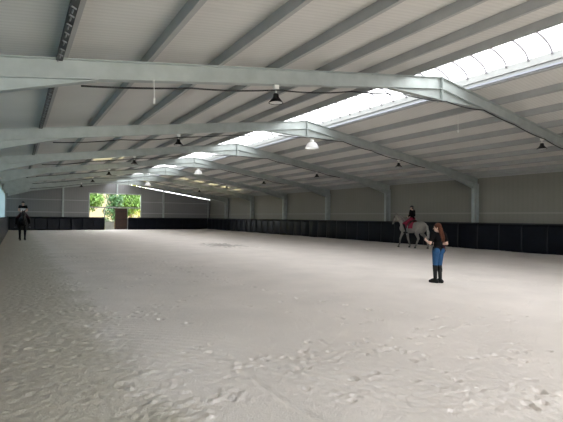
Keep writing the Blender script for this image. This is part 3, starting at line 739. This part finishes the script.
# --- horses
def horse(name, label, loc, rz, s, coat, dark, mane_m, pose, padm, headup, group):
    t = thing(name, label, 'horse', loc, rz, group)
    Z = lambda x, y, z: V(x * s, y * s, z * s)
    b = MB()
    def E(c, r): b.ell(Z(*c), tuple(q * s for q in r), seg=24)
    def C(a, ra, c, rc): b.cap(Z(*a), ra * s, Z(*c), rc * s, 18)
    E((0, .50, 1.20), (.235, .36, .335)); E((0, .10, 1.18), (.275, .50, .325)); E((0, -.28, 1.22), (.275, .45, .31)); E((0, -.56, 1.27), (.265, .36, .305))
    E((0, .36, 1.42), (.085, .34, .135)); E((0, -.5, 1.45), (.14, .3, .12)); E((0, .74, 1.12), (.16, .16, .20))
    for k in (-1, 1): E((.13 * k, .52, 1.12), (.13, .20, .27)); E((.14 * k, -.58, 1.18), (.145, .27, .31))
    ny, nz = (1.13, 1.86) if headup else (1.26, 1.72)
    for k in range(6):
        q = k / 5; y = .62 + (ny - .62) * q; z = 1.32 + (nz - 1.32) * q + .05 * math.sin(PI * q)
        E((0, y, z), (.135 - .06 * q, .19 - .065 * q, .235 - .105 * q))
    if headup: poll, muz = (0, ny + .05, nz + .03), (0, ny + .30, nz - .46)
    else: poll, muz = (0, ny + .06, nz + .03), (0, ny + .40, nz - .40)
    P, Q = Z(*poll), Z(*muz)
    b.cap(P, .098 * s, P.lerp(Q, .35), .092 * s, 18); b.cap(P.lerp(Q, .35), .09 * s, P.lerp(Q, .8), .060 * s, 18); b.cap(P.lerp(Q, .8), .062 * s, Q, .056 * s, 18)
    dq = (Q - P).normalized(); jb = V(0, -dq.z, dq.y)  # forehead normal
    if jb.y < 0: jb = -jb
    b.ell(P.lerp(Q, .28) - jb * .065 * s, (.068 * s, .10 * s, .11 * s))
    for k in (-1, 1):
        b.cap(P + V(.048 * k, -.02, .07) * s, .032 * s, P + V(.062 * k, .005, .20) * s, .010 * s, 8)
        b.cap(P + V(.05 * k, -.0, .12) * s, .030 * s, P + V(.05 * k, -.01, .09) * s, .03 * s, 8)
    for leg in pose:
        pts = pose[leg]; k = -1 if leg[1] == 'l' else 1
        if leg[0] == 'f': rs = (.125, .082, .056, .036, .043, .040)
        else: rs = (.165, .105, .062, .040, .044, .042)
        pp = [(k * x, y, z) for x, y, z in pts]
        for i in range(len(pp) - 1): C(pp[i], rs[i], pp[i + 1], rs[i + 1])
        # joint bump: knee / hock
        E(pp[2], (.056, .064, .075))
    body = remesh(b, 'body', coat, t, .014 * s, 7)
    for leg in pose:
        k = -1 if leg[1] == 'l' else 1
        x, y, z = pose[leg][-1]; x *= k
        h = MB(); h.lathe([(.001, .075), (.046, .075), (.062, 0), (.001, 0)], (0, 0, 0), 16)
        bmesh.ops.scale(h.bm, vec=(s, s * 1.1, s), verts=h.bm.verts[:])
        lift = max(0, z - .085)
        bmesh.ops.translate(h.bm, vec=Z(x, y + .012, z - .085), verts=h.bm.verts[:]); h.build('hoof', dark, t, smooth=False)
    for k in (-1, 1):
        h = MB(); h.ell(P.lerp(Q, .27) + V(.079 * k, 0, 0) * s + jb * .035 * s, (.014 * s, .022 * s, .02 * s), seg=10); h.build('eye', EYEW, t, smooth=True)
    # mane
    h = MB(); rr = random.Random(3)
    for i in range(26):
        q = i / 25; y = .50 + (ny + .02 - .50) * q; z = 1.50 + (nz + .10 - 1.50) * q + .09 * math.sin(PI * q)
        L = .17 + .06 * rr.random()
        h.tube([Z(0, y, z), Z(.07, y - .01, z - .02 - .02 * rr.random()), Z(.115 - .03 * q, y - .03, z - L)], [.030 * s, .026 * s, .007 * s], 7)
    h.tube([P + V(0, 0, .09) * s, P.lerp(Q, .12) + jb * .10 * s, P.lerp(Q, .3) + jb * .10 * s], [.03 * s, .03 * s, .008 * s], 7)
    remesh(h, 'mane', mane_m, t, .012, 2)
    h = MB()
    for i in range(12):
        a = 2 * PI * i / 12; o = .035
        h.tube([Z(.02 * math.cos(a), -.88 + .02 * math.sin(a), 1.40), Z(.035 * math.cos(a), -.99 + .03 * math.sin(a), 1.28), Z(.06 * math.cos(a), -1.05 + .055 * math.sin(a), .95), Z(.055 * math.cos(a), -1.06 + .05 * math.sin(a), .55 + .06 * rr.random())], [.026 * s, .028 * s, .026 * s, .006 * s], 7)
    h.cap(Z(0, -.80, 1.44), .045 * s, Z(0, -.90, 1.40), .04 * s)
    remesh(h, 'tail', mane_m, t, .013, 2)
    # tack
    def patch(y0, y1, z0, over, thick, m, nm):
        h = MB(); nu, nv = 12, 22; rows = []
        for i in range(nu + 1):
            y = y0 + (y1 - y0) * i / nu; row = []
            for j in range(nv + 1):
                a = -1 + 2 * j / nv; ang = a * 1.75
                top = 1.505 + .05 * ((y - .1) / .4) ** 2 + over
                x = (.295 + over) * math.sin(ang) if abs(ang) < PI / 2 else math.copysign(.295 + over, ang)
                cz = 1.19; zz = cz + (top - cz) * math.cos(ang) if abs(ang) < PI / 2 else cz - (abs(ang) - PI / 2) * .3
                zz = max(zz, z0)
                row.append(h.bm.verts.new(Z(x, y, zz)))
            rows.append(row)
        for i in range(nu):
            for j in range(nv): h.bm.faces.new((rows[i][j], rows[i + 1][j], rows[i + 1][j + 1], rows[i][j + 1]))
        bmesh.ops.recalc_face_normals(h.bm, faces=h.bm.faces[:])
        bmesh.ops.solidify(h.bm, geom=h.bm.faces[:], thickness=-thick * s)
        return h.build(nm, m, t, smooth=True)
    patch(-.22, .36, 1.0, .010, .012, padm, 'saddle_pad')
    h = MB()
    h.cap(Z(0, -.14, 1.585), .07 * s, Z(0, .20, 1.575), .045 * s); h.cap(Z(-.10, -.16, 1.58), .055 * s, Z(.10, -.16, 1.58), .055 * s); h.cap(Z(0, .20, 1.575), .05 * s, Z(0, .28, 1.61), .04 * s)
    for k in (-1, 1):
        h.cap(Z(.11 * k, .02, 1.55), .06 * s, Z(.24 * k, .02, 1.44), .03 * s); h.cap(Z(.24 * k, .02, 1.44), .04 * s, Z(.33 * k, .13, 1.12), .022 * s); h.cap(Z(.24 * k, .1, 1.42), .04 * s, Z(.325 * k, .2, 1.15), .022 * s)
    sd_ = remesh(h, 'saddle', LEATHER, t, .014, 4)
    for k in (-1, 1):
        h = MB(); h.tube([Z(.335 * k, .10, 1.30), Z(.40 * k, .11, .90)], .012 * s, 6)
        h.tube([Z(.40 * k, .11, .90), Z(.355 * k, .11, .79), Z(.445 * k, .11, .79), Z(.40 * k, .11, .90)], .010 * s, 6); h.build('stirrup', STEEL, sd_)
    h = MB(); pts = [Z(.29 * math.cos(a), .26, 1.18 + .335 * math.sin(a)) for a in [PI * (1 + i / 12) for i in range(13)]]; h.tube(pts, .02 * s, 6); h.build('girth', LEATHER, t, smooth=True)
    h = MB()
    def loop(q, ra, off=0.0):
        c = P.lerp(Q, q) - jb * off * s; h.tube([c + V(math.cos(a) * ra[0], 0, 0) * s + jb * math.sin(a) * ra[1] * s for a in [2 * PI * i / 20 for i in range(21)]], .011 * s, 6)
    loop(.68, (.078, .080)); loop(.16, (.108, .108))
    for k in (-1, 1): h.tube([P.lerp(Q, .1) + V(.098 * k, 0, 0) * s, P.lerp(Q, .4) + V(.098 * k, 0, 0) * s, P.lerp(Q, .82) + V(.068 * k, 0, 0) * s], .010 * s, 6)
    br = h.build('bridle', BROWNL if padm is CRIMSON else LEATHER, t, smooth=True)
    for k in (-1, 1):
        h = MB(); h.tube([P.lerp(Q, .82) + V(.068 * k, 0, 0) * s, Z(.15 * k, .95, 1.55), Z(.11 * k, .60, 1.72), Z(.06 * k, .42, 1.80)], .009 * s, 6); h.build('rein', BROWNL if padm is CRIMSON else LEATHER, br, smooth=True)
    return t

GREYC = mat('grey_coat', (0.21, 0.195, 0.175), .7, var=.22, scale=3.5)
GREYM = mat('pale_mane', (0.33, 0.31, 0.28), .7, var=.25, scale=20)
BLACKC = mat('black_coat', (0.006, 0.005, 0.005), .5, spec=.14, var=.2, scale=3)
BLACKM = mat('black_mane', (0.008, 0.007, 0.007), .6)
HOOFM = mat('dark_hoof', (0.05, 0.045, 0.04), .6)
walk = {'fl': [(.15, .52, 1.05), (.155, .60, .84), (.145, .76, .52), (.14, .80, .22), (.14, .86, .14), (.14, .88, .085)],
        'fr': [(.15, .52, 1.05), (.155, .48, .84), (.145, .42, .50), (.14, .30, .20), (.14, .27, .13), (.14, .31, .085)],
        'hl': [(.15, -.58, 1.10), (.165, -.40, .84), (.15, -.52, .56), (.145, -.36, .20), (.145, -.33, .13), (.145, -.30, .085)],
        'hr': [(.15, -.58, 1.10), (.165, -.52, .84), (.15, -.90, .58), (.145, -.94, .22), (.145, -.97, .14), (.145, -.94, .085)]}
stand = {'fl': [(.15, .52, 1.05), (.155, .54, .84), (.14, .56, .50), (.135, .55, .20), (.135, .58, .13), (.135, .61, .085)],
         'fr': [(.15, .52, 1.05), (.155, .60, .84), (.14, .72, .52), (.135, .72, .22), (.135, .77, .14), (.135, .80, .085)],
         'hl': [(.15, -.58, 1.10), (.165, -.44, .84), (.15, -.70, .57), (.145, -.62, .20), (.145, -.60, .13), (.145, -.57, .085)],
         'hr': [(.15, -.58, 1.10), (.165, -.46, .84), (.15, -.80, .58), (.145, -.80, .21), (.145, -.80, .13), (.145, -.77, .085)]}
G_LOC, G_RZ, G_S = (8.95, 16.95, .02), math.radians(5), .97
horse('horse', 'grey horse with a crimson saddle pad walking beside the right kickboard', G_LOC, G_RZ, G_S, GREYC, HOOFM, GREYM, walk, CRIMSON, True, 'ridden horses')
B_LOC, B_RZ, B_S = (-9.90, 33.3, .012), math.radians(181), 1.02
horse('horse', 'black horse coming head on beside the left kickboard', B_LOC, B_RZ, B_S, BLACKC, HOOFM, BLACKM, stand, MAROON, False, 'ridden horses')

def rider(label, loc, rz, hs, s, clothes, hairm, look):
    base = 1.63 * hs
    t = thing('person', label, 'person', (loc[0] - math.sin(rz) * .02, loc[1] + math.cos(rz) * .02, loc[2] + base), rz, 'riders')
    w = .40
    human(t, dict(pelvis=(0, 0, .10 * s), chest=(0, .02, .46 * s), head=(0, .05, .70 * s), look=look,
                  hip=((-.09 * s, .02, .06 * s), (.09 * s, .02, .06 * s)), knee=((-.355, .34, -.23), (.355, .34, -.23)),
                  ankle=((-.375, .12, -.68), (.375, .12, -.68)), toe=((-.39, .28, -.715), (.39, .28, -.715)),
                  shoulder=((-.165 * s, 0, .52 * s), (.165 * s, 0, .52 * s)), elbow=((-.235 * s, .02, .26 * s), (.235 * s, .02, .26 * s)),
                  wrist=((-.075, .26, .19 * s), (.075, .26, .19 * s))),
          s, True, ('short', hairm), clothes, .009, 1.0)
    return t
rider('rider in black helmet, black top and crimson breeches sitting on the grey horse', G_LOC, G_RZ, G_S, .98, [('shirt', TEE, .014, 1.55), ('breeches', CRIMSON, .010), ('boot', BOOT, .004)], HAIRD, (-.1, 1, -.1))
rider('rider in dark helmet, white shirt under a short black vest, sitting on the black horse', B_LOC, B_RZ, B_S, 1.06, [('shirt', WHITEC, .010, .15), ('vest', TEE, .020, .35), ('breeches', MAROON, .010), ('boot', BOOT, .004)], HAIRD, (0, 1, -.1))


# ------------------------------------------------------------------ light
W = bpy.data.worlds.new('sky'); S.world = W; W.use_nodes = True
bg = W.node_tree.nodes['Background']; bg.inputs[0].default_value = (0.88, 0.94, 1.0, 1); bg.inputs[1].default_value = 4.6
sd = bpy.data.lights.new('sun', 'SUN'); sd.energy = 8.6; sd.angle = 0.01; sd.color = (1.0, .90, .74)
so = bpy.data.objects.new('sun', sd); COL.objects.link(so)
d = Vector((-.30, 1.0, -1.15)).normalized()
so.rotation_euler = d.to_track_quat('-Z', 'Y').to_euler()

# ------------------------------------------------------------------ camera
cd = bpy.data.cameras.new('camera'); cd.sensor_width = 36.0; cd.sensor_fit = 'HORIZONTAL'
cd.lens = 430.24 / 563 * 36.0; cd.clip_start = .05; cd.clip_end = 500
co = bpy.data.objects.new('camera', cd); COL.objects.link(co)
yaw, pitch, roll = .5514, .0157, .0104
f = Vector((math.sin(yaw) * math.cos(pitch), math.cos(yaw) * math.cos(pitch), math.sin(pitch)))
r0 = Vector((math.cos(yaw), -math.sin(yaw), 0)); u0 = r0.cross(f)
r = math.cos(roll) * r0 + math.sin(roll) * u0; u = -math.sin(roll) * r0 + math.cos(roll) * u0
mw = Matrix((r, u, -f)).transposed().to_4x4(); mw.translation = (CAMX, 0, CAMH)
co.matrix_world = mw
S.camera = co
S.view_settings.view_transform = 'Standard'; S.view_settings.look = 'None'; S.view_settings.gamma = 1
S.view_settings.use_curve_mapping = False
S.view_settings.exposure = 1.07
S.cycles.use_denoising = True
S.cycles.max_bounces = 14; S.cycles.diffuse_bounces = 10
